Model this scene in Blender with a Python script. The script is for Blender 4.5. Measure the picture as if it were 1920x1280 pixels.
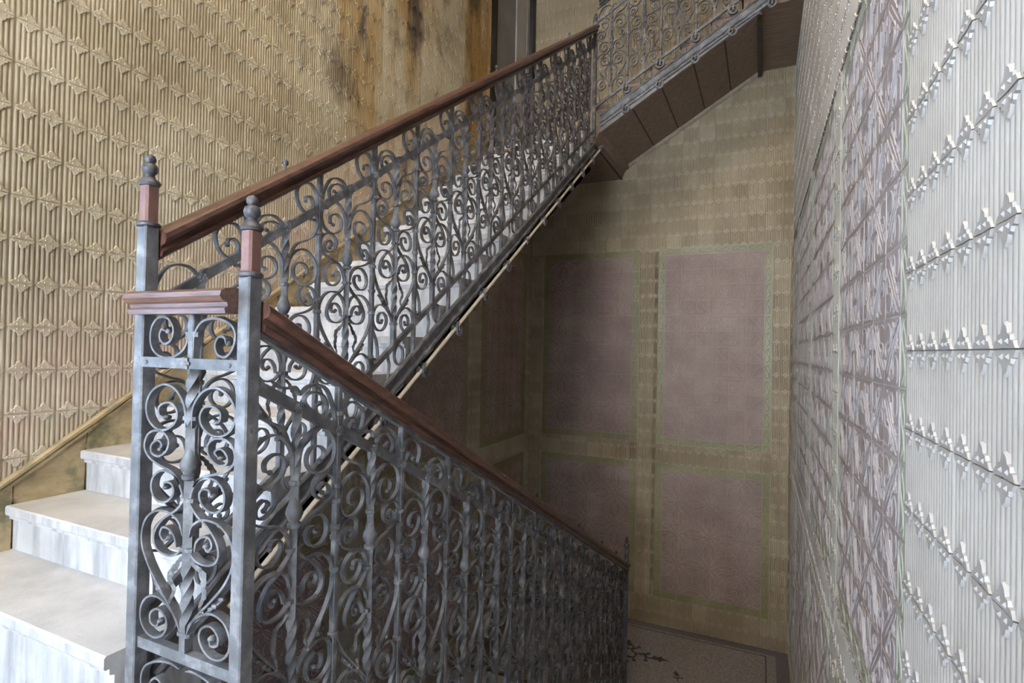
import bpy, bmesh, math, random
from mathutils import Matrix, Vector
random.seed(7)
S = bpy.context.scene
COL = S.collection
for o in list(bpy.data.objects): bpy.data.objects.remove(o)

# ------------------------------------------------------------------ camera
FPX, YAW, PIT, ROL = 1019.1, 0.4293, 0.0127, 0.0199
fw = Vector((-math.sin(YAW)*math.cos(PIT), math.cos(YAW)*math.cos(PIT), math.sin(PIT)))
rt = Vector((math.cos(YAW), math.sin(YAW), 0)); up = rt.cross(fw)
r2 = rt*math.cos(ROL)+up*math.sin(ROL); u2 = up*math.cos(ROL)-rt*math.sin(ROL)
cd = bpy.data.cameras.new('camera'); cam = bpy.data.objects.new('camera', cd); COL.objects.link(cam)
cd.sensor_width = 36; cd.lens = FPX/1920*36; cd.clip_start = .02
cam.matrix_world = Matrix(((r2.x, u2.x, -fw.x, 0), (r2.y, u2.y, -fw.y, 0), (r2.z, u2.z, -fw.z, 0), (0, 0, 0, 1)))
S.camera = cam

# ------------------------------------------------------------------ light
S.view_settings.view_transform = 'Standard'; S.view_settings.look = 'None'
S.view_settings.exposure = 0.2; S.view_settings.gamma = 1.0; S.view_settings.use_curve_mapping = False
w = bpy.data.worlds.new('world'); S.world = w; w.use_nodes = True
bg = w.node_tree.nodes['Background']; bg.inputs[0].default_value = (.55, .68, 1, 1); bg.inputs[1].default_value = .6
def area(name, loc, rot, sx, sy, power, color):
    l = bpy.data.lights.new(name, 'AREA'); l.shape = 'RECTANGLE'; l.size = sx; l.size_y = sy; l.energy = power; l.color = color
    o = bpy.data.objects.new(name, l); COL.objects.link(o); o.location = loc; o.rotation_euler = rot; return o
# daylight through the two windows of the landing where the viewer stands, and the skylight above it
area('side_window_daylight', (-3.40, -.45, .45), (0, math.radians(-90), 0), 2.7, 1.6, 85, (.40, .64, 1))
area('rear_window_daylight', (-1.45, -4.85, .75), (math.radians(90), 0, 0), 2.8, 3.2, 820, (.74, .85, 1))
area('skylight_daylight', (-1.4, .6, 5.75), (0, 0, 0), 2.2, 2.4, 195, (1, .80, .52))

# ------------------------------------------------------------------ layout
XL, XR, YB, YR, YT = -3.028, .354, 7.23, -4.5, -1.6      # wall planes
ZL, ZT, ZD, ZF = -1.127, 2.414, -3.52, -1.20              # landings: near, upper, lower
CEIL = 5.8
XU, XD = -1.72, -1.27                          # planes of the two balustrades
Y0, YE = 1.05, 5.83
MU, MD, M3 = .69, -.50, .57                    # slopes
T = .195
UNIT = .354

# ------------------------------------------------------------------ materials
def mat(name):
    m = bpy.data.materials.new(name); m.use_nodes = True
    nt = m.node_tree; b = nt.nodes['Principled BSDF']; return m, nt, b
def nd(nt, t, **k):
    n = nt.nodes.new(t)
    for a, v in k.items(): setattr(n, a, v)
    return n
def pos(nt): return nd(nt, 'ShaderNodeNewGeometry').outputs['Position']
def noise(nt, vec, scale, detail=4, rough=.55, stretch=None):
    n = nd(nt, 'ShaderNodeTexNoise'); n.inputs['Scale'].default_value = scale
    n.inputs['Detail'].default_value = detail; n.inputs['Roughness'].default_value = rough
    if stretch:
        mp = nd(nt, 'ShaderNodeMapping'); mp.inputs['Scale'].default_value = stretch
        nt.links.new(vec, mp.inputs[0]); vec = mp.outputs[0]
    nt.links.new(vec, n.inputs['Vector']); return n.outputs['Fac']
def ramp(nt, fac, stops):
    r = nd(nt, 'ShaderNodeValToRGB'); e = r.color_ramp.elements
    while len(e) < len(stops): e.new(.5)
    for x, (p, c) in zip(e, stops): x.position = p; x.color = (c[0], c[1], c[2], 1)
    nt.links.new(fac, r.inputs[0]); return r.outputs[0]
def mix(nt, fac, a, b, mode='MIX'):
    n = nd(nt, 'ShaderNodeMix', data_type='RGBA', blend_type=mode)
    for s, v in ((n.inputs[0], fac), (n.inputs[6], a), (n.inputs[7], b)):
        if hasattr(v, 'is_output'): nt.links.new(v, s)
        elif isinstance(v, (int, float)): s.default_value = v
        else: s.default_value = (v[0], v[1], v[2], 1)
    return n.outputs[2]
def bump(nt, b, h, strength, dist=.004):
    n = nd(nt, 'ShaderNodeBump'); n.inputs['Strength'].default_value = strength; n.inputs['Distance'].default_value = dist
    nt.links.new(h, n.inputs['Height']); nt.links.new(n.outputs[0], b.inputs['Normal'])
def math2(nt, op, a, b=None, clamp=False):
    n = nd(nt, 'ShaderNodeMath', operation=op, use_clamp=clamp)
    for s, v in ((n.inputs[0], a), (n.inputs[1], b)):
        if v is None: continue
        if hasattr(v, 'is_output'): nt.links.new(v, s)
        else: s.default_value = v
    return n.outputs[0]
def sep(nt, v):
    n = nd(nt, 'ShaderNodeSeparateXYZ'); nt.links.new(v, n.inputs[0]); return n.outputs
def rnd(nt): return nd(nt, 'ShaderNodeObjectInfo').outputs['Random']

def glaze(name, c_lo, c_mid, c_hi, red=None, stain=False, rough=.38, var=.35):
    m, nt, b = mat(name); p = pos(nt)
    n1 = noise(nt, p, 1.7, 6, .6); n2 = noise(nt, p, 38, 3, .6)
    c = ramp(nt, n1, [(.30, c_lo), (.5, c_mid), (.70, c_hi)])
    c = mix(nt, math2(nt, 'MULTIPLY', n2, .5), c, c_lo)
    c = mix(nt, math2(nt, 'MULTIPLY', rnd(nt), var), c, c_lo)
    if red:
        # rust-coloured glaze of the courses that follow the stair skirting
        x, y, z = sep(nt, p)
        ln = math2(nt, 'MULTIPLY_ADD', y, MU); ln.node.inputs[2].default_value = -1.40
        h = math2(nt, 'SUBTRACT', z, ln)
        f = math2(nt, 'MULTIPLY', math2(nt, 'SUBTRACT', .62, math2(nt, 'ABSOLUTE', math2(nt, 'SUBTRACT', h, .1))), 1.7, True)
        nn = math2(nt, 'MULTIPLY_ADD', noise(nt, p, 4.5, 4, .6), 2.6); nn.node.inputs[2].default_value = -.72
        f = math2(nt, 'MULTIPLY', f, nn, True)
        c = mix(nt, math2(nt, 'MULTIPLY', f, .75), c, red)
    if stain:
        s = noise(nt, p, 1.1, 5, .6, (1, 1.6, .35)); x, y, z = sep(nt, p)
        k = math2(nt, 'MULTIPLY', math2(nt, 'SUBTRACT', y, 2.2), .42, True); k = math2(nt, 'MULTIPLY', k, math2(nt, 'SUBTRACT', z, .6), True)
        sf = math2(nt, 'MULTIPLY', ramp(nt, s, [(.46, (0, 0, 0)), (.60, (1, 1, 1))]), k)
        c = mix(nt, sf, c, (.26, .145, .03))
        s2 = noise(nt, p, 2.3, 5, .6, (1, 1.2, .5))
        c = mix(nt, math2(nt, 'MULTIPLY', ramp(nt, s2, [(.52, (0, 0, 0)), (.66, (1, 1, 1))]), k), c, (.055, .035, .02))
    nt.links.new(c, b.inputs['Base Color']); b.inputs['Roughness'].default_value = rough
    bump(nt, b, n2, .25, .003); return m
M = {}
M['rib_left'] = glaze('ribbed_glaze_olive', (.25, .20, .125), (.44, .375, .255), (.58, .52, .39), red=(.42, .285, .215), stain=True)
M['rib'] = glaze('ribbed_glaze_sand', (.28, .215, .13), (.48, .395, .26), (.60, .52, .37), var=.6)
M['rib_daylit'] = glaze('ribbed_glaze_daylit', (.36, .33, .29), (.50, .475, .43), (.60, .58, .54), var=.2)  # right wall's copy of the ribbed glaze, cool daylight painted into its colour
M['arab_daylit'] = glaze('arabesque_glaze_daylit', (.32, .265, .26), (.43, .375, .37), (.52, .48, .47), var=.15)  # same arabesque tile on the right wall, greyed to imitate bluish daylight
M['arab'] = glaze('arabesque_glaze_rose', (.20, .13, .105), (.325, .22, .18), (.42, .315, .26), var=.5, rough=.55)
M['flower_left'] = glaze('flower_glaze_olive', (.36, .30, .20), (.52, .455, .325), (.66, .60, .46), red=(.48, .35, .28), stain=True)
M['flower'] = glaze('flower_glaze_sand', (.31, .245, .155), (.495, .41, .275), (.61, .53, .38), var=.55)
M['flower_daylit'] = glaze('flower_glaze_daylit', (.36, .34, .31), (.48, .46, .43), (.58, .56, .53), var=.2)  # flowers of the right wall, with the cool daylight put into their tone
M['line'] = glaze('ridge_glaze_rose', (.33, .25, .20), (.49, .40, .325), (.57, .49, .40), var=.4)
M['line_daylit'] = glaze('ridge_glaze_daylit', (.38, .345, .34), (.50, .465, .46), (.56, .53, .52), var=.2)  # arabesque ridges of the right wall, daylight mixed into the colour
M['border_daylit'] = glaze('border_glaze_daylit', (.30, .30, .24), (.40, .41, .34), (.50, .51, .45), var=.2)  # green border again, its colour washed out to imitate daylight on the right wall
M['border'] = glaze('border_glaze_green', (.18, .165, .075), (.29, .26, .12), (.38, .35, .20))
def plain(name, lo, hi, scale, rough, bmp=.2, stretch=None, metal=0, detail=5):
    m, nt, b = mat(name); p = pos(nt); n1 = noise(nt, p, scale, detail, .62, stretch)
    nt.links.new(ramp(nt, n1, [(.32, lo), (.68, hi)]), b.inputs['Base Color'])
    b.inputs['Roughness'].default_value = rough; b.inputs['Metallic'].default_value = metal
    if bmp: bump(nt, b, noise(nt, p, scale*6, 4), bmp)
    return m
M['grout'] = plain('grout_plaster', (.30, .24, .17), (.48, .40, .29), 9, .9)
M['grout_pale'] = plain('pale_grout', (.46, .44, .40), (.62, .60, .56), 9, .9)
M['plaster'] = plain('old_plaster', (.30, .26, .20), (.46, .41, .33), 2.2, .9)
# iron: grey paint, worn and specked with rust
m, nt, b = mat('painted_iron'); p = pos(nt)
c = ramp(nt, noise(nt, p, 14, 5, .6), [(.3, (.07, .072, .075)), (.52, (.13, .133, .138)), (.74, (.30, .305, .315))])
c = mix(nt, ramp(nt, noise(nt, p, 55, 4, .7), [(.60, (0, 0, 0)), (.72, (1, 1, 1))]), c, (.17, .085, .05))
nt.links.new(c, b.inputs['Base Color']); b.inputs['Roughness'].default_value = .5; b.inputs['Metallic'].default_value = .0
bump(nt, b, noise(nt, p, 160, 3), .45, .002); M['iron'] = m
M['darkiron'] = plain('dark_turned_iron', (.035, .034, .038), (.085, .082, .088), 30, .42, .2)
M['rust'] = plain('rusty_button', (.10, .06, .04), (.26, .17, .12), 60, .75, .4)
M['cap'] = plain('redbrown_paint', (.13, .06, .047), (.215, .11, .085), 18, .45, .15)
def wood(name, stretch, lo=(.036, .015, .010), hi=(.135, .058, .038)):
    m, nt, b = mat(name); p = pos(nt)
    c = ramp(nt, noise(nt, p, 9, 6, .7, stretch), [(.35, lo), (.68, hi)])
    nt.links.new(c, b.inputs['Base Color']); b.inputs['Roughness'].default_value = .32
    b.inputs['Coat Weight'].default_value = .2; bump(nt, b, noise(nt, p, 30, 4, .6, stretch), .18, .003); return m
M['wood'] = wood('polished_brown_wood', (9, .8, 4)); M['woodx'] = wood('worn_brown_wood', (.8, 9, 9), (.075, .036, .026), (.20, .11, .08))
# marble of the steps: white, grey veils and vertical dirt runs
m, nt, b = mat('worn_marble'); p = pos(nt)
c = ramp(nt, noise(nt, p, 3.2, 6, .62), [(.30, (.44, .435, .43)), (.62, (.66, .65, .64))])
vf = math2(nt, 'SUBTRACT', 1, math2(nt, 'ABSOLUTE', sep(nt, nd(nt, 'ShaderNodeNewGeometry').outputs['True Normal'])[2]), True)   # runs of dirt on upright faces only
c = mix(nt, math2(nt, 'MULTIPLY', vf, ramp(nt, noise(nt, p, 16, 4, .6, (1, 1, .16)), [(.44, (0, 0, 0)), (.68, (.8, .8, .8))])), c, (.29, .285, .285))
c = mix(nt, ramp(nt, noise(nt, p, 150, 3, .7), [(.60, (0, 0, 0)), (.72, (.5, .5, .5))]), c, (.30, .28, .26))
nt.links.new(c, b.inputs['Base Color']); b.inputs['Roughness'].default_value = .55; bump(nt, b, noise(nt, p, 120, 4), .3, .002); M['marble'] = m
# stained yellowish stone of the skirting
m, nt, b = mat('stained_stone'); p = pos(nt)
c = ramp(nt, noise(nt, p, 5, 6, .65, (1, 1, 2)), [(.3, (.19, .135, .062)), (.6, (.36, .265, .14)), (.75, (.46, .38, .25))])
c = mix(nt, ramp(nt, noise(nt, p, 6.5, 5, .6), [(.50, (0, 0, 0)), (.64, (.85, .85, .85))]), c, (.085, .08, .035))
nt.links.new(c, b.inputs['Base Color']); b.inputs['Roughness'].default_value = .6; bump(nt, b, noise(nt, p, 60, 4), .25, .003); M['skirt'] = m
M['edge'] = plain('greyish_stone_edge', (.17, .15, .14), (.27, .24, .225), 9, .6)
M['slab'] = plain('brown_stone_slab', (.15, .10, .065), (.27, .185, .125), 7, .7, .2, (.5, 5, 5))
M['joint'] = plain('dark_joint', (.05, .035, .025), (.08, .055, .04), 12, .85)
M['terrazzo'] = plain('speckled_terrazzo', (.16, .145, .145), (.42, .385, .37), 70, .4, .05, None, 0, 2)
M['inlay'] = plain('dark_inlay', (.045, .04, .045), (.08, .07, .075), 30, .4, 0)
M['inlay2'] = plain('mauve_inlay', (.13, .11, .12), (.20, .17, .18), 40, .4, 0)
M['pipe'] = plain('cream_pipe', (.55, .49, .40), (.72, .66, .57), 12, .45, .05)
M['dark'] = plain('dark_frame', (.018, .015, .013), (.035, .03, .025), 8, .6)
M['doorleaf'] = plain('grey_door_paint', (.21, .20, .185), (.28, .265, .245), 3, .45, .05)
M['doorpale'] = plain('pale_door_paint', (.42, .385, .36), (.52, .48, .45), 3, .45, .05)
M['yellow'] = plain('yellow_sticker', (.75, .55, .02), (.85, .66, .04), 12, .5, 0)
M['white'] = plain('white_paint', (.7, .7, .7), (.8, .8, .8), 4, .5, 0)
m, nt, b = mat('window_glass'); b.inputs['Transmission Weight'].default_value = 1; b.inputs['Roughness'].default_value = .0
b.inputs['IOR'].default_value = 1.0; b.inputs['Base Color'].default_value = (1, 1, 1, 1); M['glass'] = m

# ------------------------------------------------------------------ helpers
def mesh(name, v, f, m, smooth=False):
    me = bpy.data.meshes.new(name); me.from_pydata(v, [], f); me.update()
    bm = bmesh.new(); bm.from_mesh(me); bmesh.ops.recalc_face_normals(bm, faces=bm.faces); bm.to_mesh(me); bm.free()
    me.materials.append(m)
    if smooth:
        for p in me.polygons: p.use_smooth = True
        me.set_sharp_from_angle(angle=math.radians(42))
    return me
def ob(name, me, parent=None, loc=(0, 0, 0), rz=0, sc=(1, 1, 1), rx=0):
    o = bpy.data.objects.new(name, me); COL.objects.link(o); o.parent = parent
    o.location = loc; o.rotation_euler = (rx, 0, rz); o.scale = sc; return o
def tag(o, label=None, cat=None, group=None, kind=None):
    for k, v in (('label', label), ('category', cat), ('group', group), ('kind', kind)):
        if v: o[k] = v
    return o
class G:
    def __init__(s): s.v, s.f = [], []
    def add(s, v, f):
        n = len(s.v); s.v += [tuple(p) for p in v]; s.f += [tuple(i+n for i in q) for q in f]; return s
    def box(s, a, b):
        (x0, y0, z0), (x1, y1, z1) = a, b
        return s.add([(x0, y0, z0), (x1, y0, z0), (x1, y1, z0), (x0, y1, z0), (x0, y0, z1), (x1, y0, z1), (x1, y1, z1), (x0, y1, z1)],
                     [(3, 2, 1, 0), (4, 5, 6, 7), (0, 1, 5, 4), (1, 2, 6, 5), (2, 3, 7, 6), (3, 0, 4, 7)])
    def cbox(s, a, b, c=.004):          # box with chamfered edges in x-y outline
        (x0, y0, z0), (x1, y1, z1) = a, b
        pl = [(x0+c, y0), (x1-c, y0), (x1, y0+c), (x1, y1-c), (x1-c, y1), (x0+c, y1), (x0, y1-c), (x0, y0+c)]
        v = [(x, y, z) for z in (z0, z1) for x, y in pl]
        return s.add(v, [tuple(range(7, -1, -1)), tuple(range(8, 16))]+[(i, (i+1) % 8, 8+(i+1) % 8, 8+i) for i in range(8)])
    def prism(s, poly, h, axis='x', h0=0):   # poly in the plane across axis, extruded h0..h along it
        n = len(poly)
        pt = {'x': lambda p, q: (q, p[0], p[1]), 'y': lambda p, q: (p[0], q, p[1]), 'z': lambda p, q: (p[0], p[1], q)}[axis]
        return s.add([pt(p, q) for q in (h0, h) for p in poly],
                     [tuple(range(n-1, -1, -1)), tuple(range(n, 2*n))]+[(i, (i+1) % n, n+(i+1) % n, n+i) for i in range(n)])
    def lathe(s, prof, n=12, c=(0, 0, 0)):
        v = []; f = []
        for r, z in prof: v += [(c[0]+r*math.cos(2*math.pi*i/n), c[1]+r*math.sin(2*math.pi*i/n), c[2]+z) for i in range(n)]
        for k in range(len(prof)-1): f += [(k*n+i, k*n+(i+1) % n, (k+1)*n+(i+1) % n, (k+1)*n+i) for i in range(n)]
        f += [tuple(range(n-1, -1, -1)), tuple(range((len(prof)-1)*n, len(prof)*n))]
        return s.add(v, f)
    def tube(s, pts, r, n=8):
        pts = [Vector(p) for p in pts]; v = []; f = []
        for i, p in enumerate(pts):
            d = (pts[min(i+1, len(pts)-1)]-pts[max(i-1, 0)]).normalized()
            a = d.cross(Vector((0, 0, 1))); a = a.normalized() if a.length > 1e-3 else Vector((1, 0, 0)); b2 = d.cross(a)
            v += [tuple(p+a*r*math.cos(2*math.pi*k/n)+b2*r*math.sin(2*math.pi*k/n)) for k in range(n)]
        for i in range(len(pts)-1): f += [(i*n+k, i*n+(k+1) % n, (i+1)*n+(k+1) % n, (i+1)*n+k) for k in range(n)]
        f += [tuple(range(n-1, -1, -1)), tuple(range((len(pts)-1)*n, len(pts)*n))]
        return s.add(v, f)
    def ball(s, c, r, n=8, m2=5, flat=1):
        return s.lathe([(max(1e-4, r*math.sin(math.pi*i/m2)), -r*flat*math.cos(math.pi*i/m2)) for i in range(m2+1)], n, c)
    def build(s, name, m, smooth=False): return mesh(name, s.v, s.f, m, smooth)
def crom(P, k=5):
    P = [Vector(p) for p in P]; P = [P[0]*2-P[1]]+P+[P[-1]*2-P[-2]]; out = []
    for i in range(1, len(P)-2):
        for j in range(k):
            t = j/k; a, b2, c2, d = P[i-1:i+3]
            out.append(.5*((2*b2)+(c2-a)*t+(2*a-5*b2+4*c2-d)*t*t+(3*b2-a-3*c2+d)*t**3))
    out.append(P[-2]); return out
def strap(P, wid=.016, th=.0065, k=5, button=None, g=None):
    """flat iron strap bent along P in the (s,t) plane; local x = across the balustrade, y = s, z = t"""
    g = g or G(); Q = crom(P, k); n = len(Q); v = []; f = []
    for i, q in enumerate(Q):
        d = (Q[min(i+1, n-1)]-Q[max(i-1, 0)]).normalized(); nr = Vector((-d.y, d.x))
        e = min(1, .45+min(i, n-1-i)*.12); h = th*.5*e; ww = wid*.5*(.75+.25*e)
        a = q+nr*h; c2 = q-nr*h
        v += [(-ww, a.x, a.y), (ww, a.x, a.y), (ww, c2.x, c2.y), (-ww, c2.x, c2.y)]
    for i in range(n-1):
        for j in range(4): f.append((i*4+j, i*4+(j+1) % 4, (i+1)*4+(j+1) % 4, (i+1)*4+j))
    f += [(3, 2, 1, 0), tuple((n-1)*4+j for j in range(4))]
    g.add(v, f)
    if button is not None:
        q = Q[-1] if button else Q[0]; g.add([(x*1.1, q.x+y, q.y+z) for x, y, z in G().ball((0, 0, 0), .0085).v], G().ball((0, 0, 0), .0085).f)
    return g

# ------------------------------------------------------------------ wall tiles
def tile_ribbed():
    g = G(); n = 10; h = T/2-.0012; wr = 2*h/n; prof = []
    for i in range(n):
        x0 = -h+i*wr
        prof += [(x0, .0100), (x0+wr*.13, .0134), (x0+wr*.30, .0158), (x0+wr*.5, .0165), (x0+wr*.70, .0158), (x0+wr*.87, .0134)]
    prof.append((h, .0100))
    m = len(prof); v = [(x, y, z) for z in (-h, h) for x, y in prof]; f = [(i, i+1, m+i+1, m+i) for i in range(m-1)]
    g.add(v, f)
    g.add([(-h, 0, -h), (h, 0, -h), (h, .0100, -h), (-h, .0100, -h), (-h, 0, h), (h, 0, h), (h, .0100, h), (-h, .0100, h)],
          [(0, 1, 2, 3), (4, 5, 6, 7), (0, 3, 7, 4), (1, 2, 6, 5)])
    for sz in (-1, 1):                      # half of a four-petalled flower on the upper and lower edge
        for cx in (-T/4, T/4):
            z0 = sz*h
            out = [(-.045, 0), (-.036, .013), (-.026, .014), (-.024, .023), (-.014, .026), (-.010, .037), (0, .045), (.010, .037), (.014, .026), (.024, .023), (.026, .014), (.036, .013), (.045, 0)]
            base = [(cx+x, .0120, z0-sz*z) for x, z in out]
            top = [(cx+x*.90, .0202, z0-sz*z*.86) for x, z in out]
            k = len(out); mid = (cx, .0184, z0)
            g.add(base+top+[mid], [(i, i+1, k+i+1, k+i) for i in range(k-1)]+[(k+i, k+i+1, 2*k) for i in range(k-1)]+[(0, k, 2*k), (k-1, 2*k, 2*k-1)])
            for bx in (-.012, .012):
                r = .0055; c = (cx+bx, .0194, z0-sz*.0105)
                ring = [(c[0]+r*math.cos(a*math.pi/3), c[1]-.001, c[2]+r*1.3*math.sin(a*math.pi/3)) for a in range(6)]
                g.add(ring+[(c[0], c[1]+.0040, c[2])], [(i, (i+1) % 6, 6) for i in range(6)])
    return g
def ridge(g, P, w2=.0042, h0=.0113, hh=.0028, k=4):
    Q = crom(P, k); n = len(Q); v = []
    for i, q in enumerate(Q):
        d = (Q[min(i+1, n-1)]-Q[max(i-1, 0)]).normalized(); nr = Vector((-d.y, d.x)); e = 1 if 0 < i < n-1 else .25
        for o2, y in ((w2*e, h0-.001), (0, h0+hh*e), (-w2*e, h0-.001)): v.append((q.x+nr.x*o2, y, q.y+nr.y*o2))
    g.add(v, [q for i in range(n-1) for q in ((i*3, i*3+1, i*3+4, i*3+3), (i*3+1, i*3+2, i*3+5, i*3+4))])
def tile_base(g, hx, hz, d=.0118, c=.0017):
    g.add([(-hx, 0, -hz), (hx, 0, -hz), (hx, 0, hz), (-hx, 0, hz), (-hx+c, d, -hz+c), (hx-c, d, -hz+c), (hx-c, d, hz-c), (-hx+c, d, hz-c)],
          [(4, 5, 6, 7), (0, 1, 5, 4), (1, 2, 6, 5), (2, 3, 7, 6), (3, 0, 4, 7)])
def tile_arabesque():
    g = G(); h = T/2-.0012; tile_base(g, h, h)
    c = lambda l: [((x-.5)*T*.96, (z-.5)*T*.96) for x, z in l]
    for o2 in (-.085, 0, .085): ridge(g, c([(.16+o2, .16-o2), (.5+o2, .5-o2), (.84+o2, .84-o2)]), k=2)
    for o2 in (.0, .08): ridge(g, c([(.70+o2, .20-o2*.2), (.80+o2, .30-o2)]), k=1); ridge(g, c([(.20-o2*.2, .70+o2), (.30-o2, .80+o2)]), k=1)
    wl = [(.98, .12), (.82, .07), (.64, .10), (.56, .24), (.66, .36), (.84, .36), (.92, .47), (.86, .58), (.74, .60)]
    w4 = [(.03, .46), (.12, .40), (.14, .27), (.06, .18), (.03, .10)]
    w5 = [(.50, .16), (.47, .30), (.56, .42), (.70, .46), (.78, .50)]
    w7 = [(.36, .05), (.30, .14), (.36, .24), (.46, .22), (.46, .12)]
    w8 = [(.96, .62), (.90, .70), (.95, .80)]
    for l, wd in ((wl, .0068), (w4, .0062), (w5, .0034), (w7, .0055), (w8, .0040)): ridge(g, c(l), wd); ridge(g, c([(b2, a) for a, b2 in l]), wd)
    return g
def tile_border():
    g = G(); hx, hz = T/2-.0012, .045-.0012; tile_base(g, hx, hz, .0118)
    ridge(g, [(-hx*.95, -.02), (-.05, .018), (0, 0), (.05, -.018), (hx*.95, .02)], .004, .0113, .003)
    ridge(g, [(-hx*.95, .02), (-.06, .026), (-.02, .02), (.03, .024), (hx*.95, -.01)], .003, .0113, .0025)
    ridge(g, [(-hx*.8, -.03), (-.02, -.028), (.04, -.032), (hx*.9, -.026)], .003, .0113, .0025)
    return g
TG = {'ribbed_tile': tile_ribbed(), 'arabesque_tile': tile_arabesque(), 'border_tile': tile_border()}
def two_tone(me, per, nf, pale):        # the moulded flowers carry a paler glaze than the ribs
    me.materials.append(pale)
    for i, p in enumerate(me.polygons):
        if i % per >= nf: p.material_index = 1
    return me
NFS = {'ribbed_tile': 64, 'arabesque_tile': 5}
def tile_mesh(kind, m, pale=None):
    me = TG[kind].build(kind, m, kind == 'ribbed_tile')
    return two_tone(me, len(TG[kind].f), NFS[kind], pale) if pale else me
TM = {('ribbed_tile', 'rib_daylit'): tile_mesh('ribbed_tile', M['rib_daylit'], M['flower_daylit']), ('arabesque_tile', 'arab_daylit'): tile_mesh('arabesque_tile', M['arab_daylit'], M['line_daylit']),
      ('ribbed_tile', 'rib_left'): tile_mesh('ribbed_tile', M['rib_left'], M['flower_left']), ('ribbed_tile', 'rib'): tile_mesh('ribbed_tile', M['rib'], M['flower']),
      ('arabesque_tile', 'arab'): tile_mesh('arabesque_tile', M['arab'], M['line']), ('border_tile', 'border'): tile_mesh('border_tile', M['border']), ('border_tile', 'border_daylit'): tile_mesh('border_tile', M['border_daylit'])}
def grid(a0, a1, ph, step):
    k = math.ceil((a0-ph)/step+1e-6); e = [a0]
    while ph+k*step < a1-1e-6: e.append(ph+k*step); k += 1
    e.append(a1)
    out = [(p, q) for p, q in zip(e, e[1:]) if q-p > .03]
    return out
class Wall:
    """collects tile cells in wall coordinates (a along the wall, z up), then links the nearest 300 of a kind one by one"""
    def __init__(s, name, place, rz, ribm): s.name, s.place, s.rz, s.ribm, s.cells = name, place, rz, ribm, []
    def cell(s, kind, a0, a1, z0, z1, spin=0): s.cells.append((kind, a0, a1, z0, z1, spin))
    def ribbed(s, a0, a1, z0, z1, pa, pz, keep=None):
        for p, q in grid(a0, a1, pa, T):
            for r, t in grid(z0, z1, pz, T):
                if keep is None or keep((p+q)/2, (r+t)/2): s.cell('ribbed_tile', p, q, r, t)
    def panel(s, a0, a1, z0, z1, keep=None):      # arabesque field with green border around it
        na, nz = max(1, round((a1-a0)/T)), max(1, round((z1-z0)/T)); da, dz = (a1-a0)/na, (z1-z0)/nz; bw = .088
        ok = keep or (lambda a, z: True)
        for i in range(na):
            for j in range(nz):
                if ok(a0+(i+.5)*da, z0+(j+.5)*dz):
                    s.cell('arabesque_tile', a0+i*da, a0+(i+1)*da, z0+j*dz, z0+(j+1)*dz, {(0, 0): 0, (1, 0): 1, (1, 1): 2, (0, 1): 3}[(i % 2, j % 2)])
            for zz in (z0-bw, z1):
                if ok(a0+(i+.5)*da, zz+bw/2): s.cell('border_tile', a0+i*da, a0+(i+1)*da, zz, zz+bw)
        for j in range(-1, nz+1):
            for aa in (a0-bw, a1):
                lo, hi = (z0-bw, z0) if j < 0 else (z1, z1+bw) if j == nz else (z0+j*dz, z0+(j+1)*dz)
                if ok(aa+bw/2, (lo+hi)/2): s.cell('border_tile', aa, aa+bw, lo, hi, 4)
    def build(s, wall):
        by = {}
        for c in s.cells: by.setdefault(c[0], []).append(c)
        for kind, cs in by.items():
            key = (kind, {'ribbed_tile': s.ribm, 'arabesque_tile': 'arab_daylit' if s.ribm == 'rib_daylit' else 'arab', 'border_tile': 'border_daylit' if s.ribm == 'rib_daylit' else 'border'}[kind])
            rank = []
            for c in cs:
                P = Vector(s.place((c[1]+c[2])/2, (c[3]+c[4])/2)); d = P.dot(fw); vis = 0
                if d > .1: vis = abs(P.dot(r2)/d) < .98 and abs(P.dot(u2)/d) < .68
                rank.append((0 if vis else 1, P.length, c))
            rank.sort(key=lambda r: r[:2]); rest = G(); nr = 0
            src = TG[kind]; hz0 = T if kind != 'border_tile' else .09
            for k, (hid, dist, c) in enumerate(rank):
                _, a0, a1, z0, z1, spin = c; P = s.place((a0+a1)/2, (z0+z1)/2)
                wa, wz = a1-a0, z1-z0
                if spin in (1, 3): sx, sz = wz/T, wa/T
                elif spin == 4: sx, sz = wz/T, wa/.09
                else: sx, sz = wa/T, wz/hz0
                ang = {0: 0, 1: 90, 2: 180, 3: 270, 4: 90}[spin]
                mw = Matrix.Translation(P) @ Matrix.Rotation(s.rz, 4, 'Z') @ Matrix.Rotation(math.radians(-ang), 4, 'Y') @ Matrix.Diagonal((sx, 1+random.uniform(-.06, .06), sz, 1))
                if not hid and k < 300:
                    o = ob(kind, TM[key], wall); o.matrix_world = mw
                else:
                    nr += 1; rest.add([mw @ Vector(v) for v in src.v], src.f)
            if nr:
                fm = rest.build(kind+'_field', M[key[1]], kind == 'ribbed_tile')
                if kind in NFS: two_tone(fm, len(src.f), NFS[kind], M[key[1].replace('rib', 'flower').replace('arab', 'line')])
                o = ob(kind+'_field', fm, wall); o['kind'] = 'stuff'
def slab(name, a, b, m): return tag(ob(name, G().box(a, b).build(name, M[m])), kind='structure')

def skirt_z(y): return -.63+MU*(y-1.238)             # top of the stair skirting on the left wall
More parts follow.
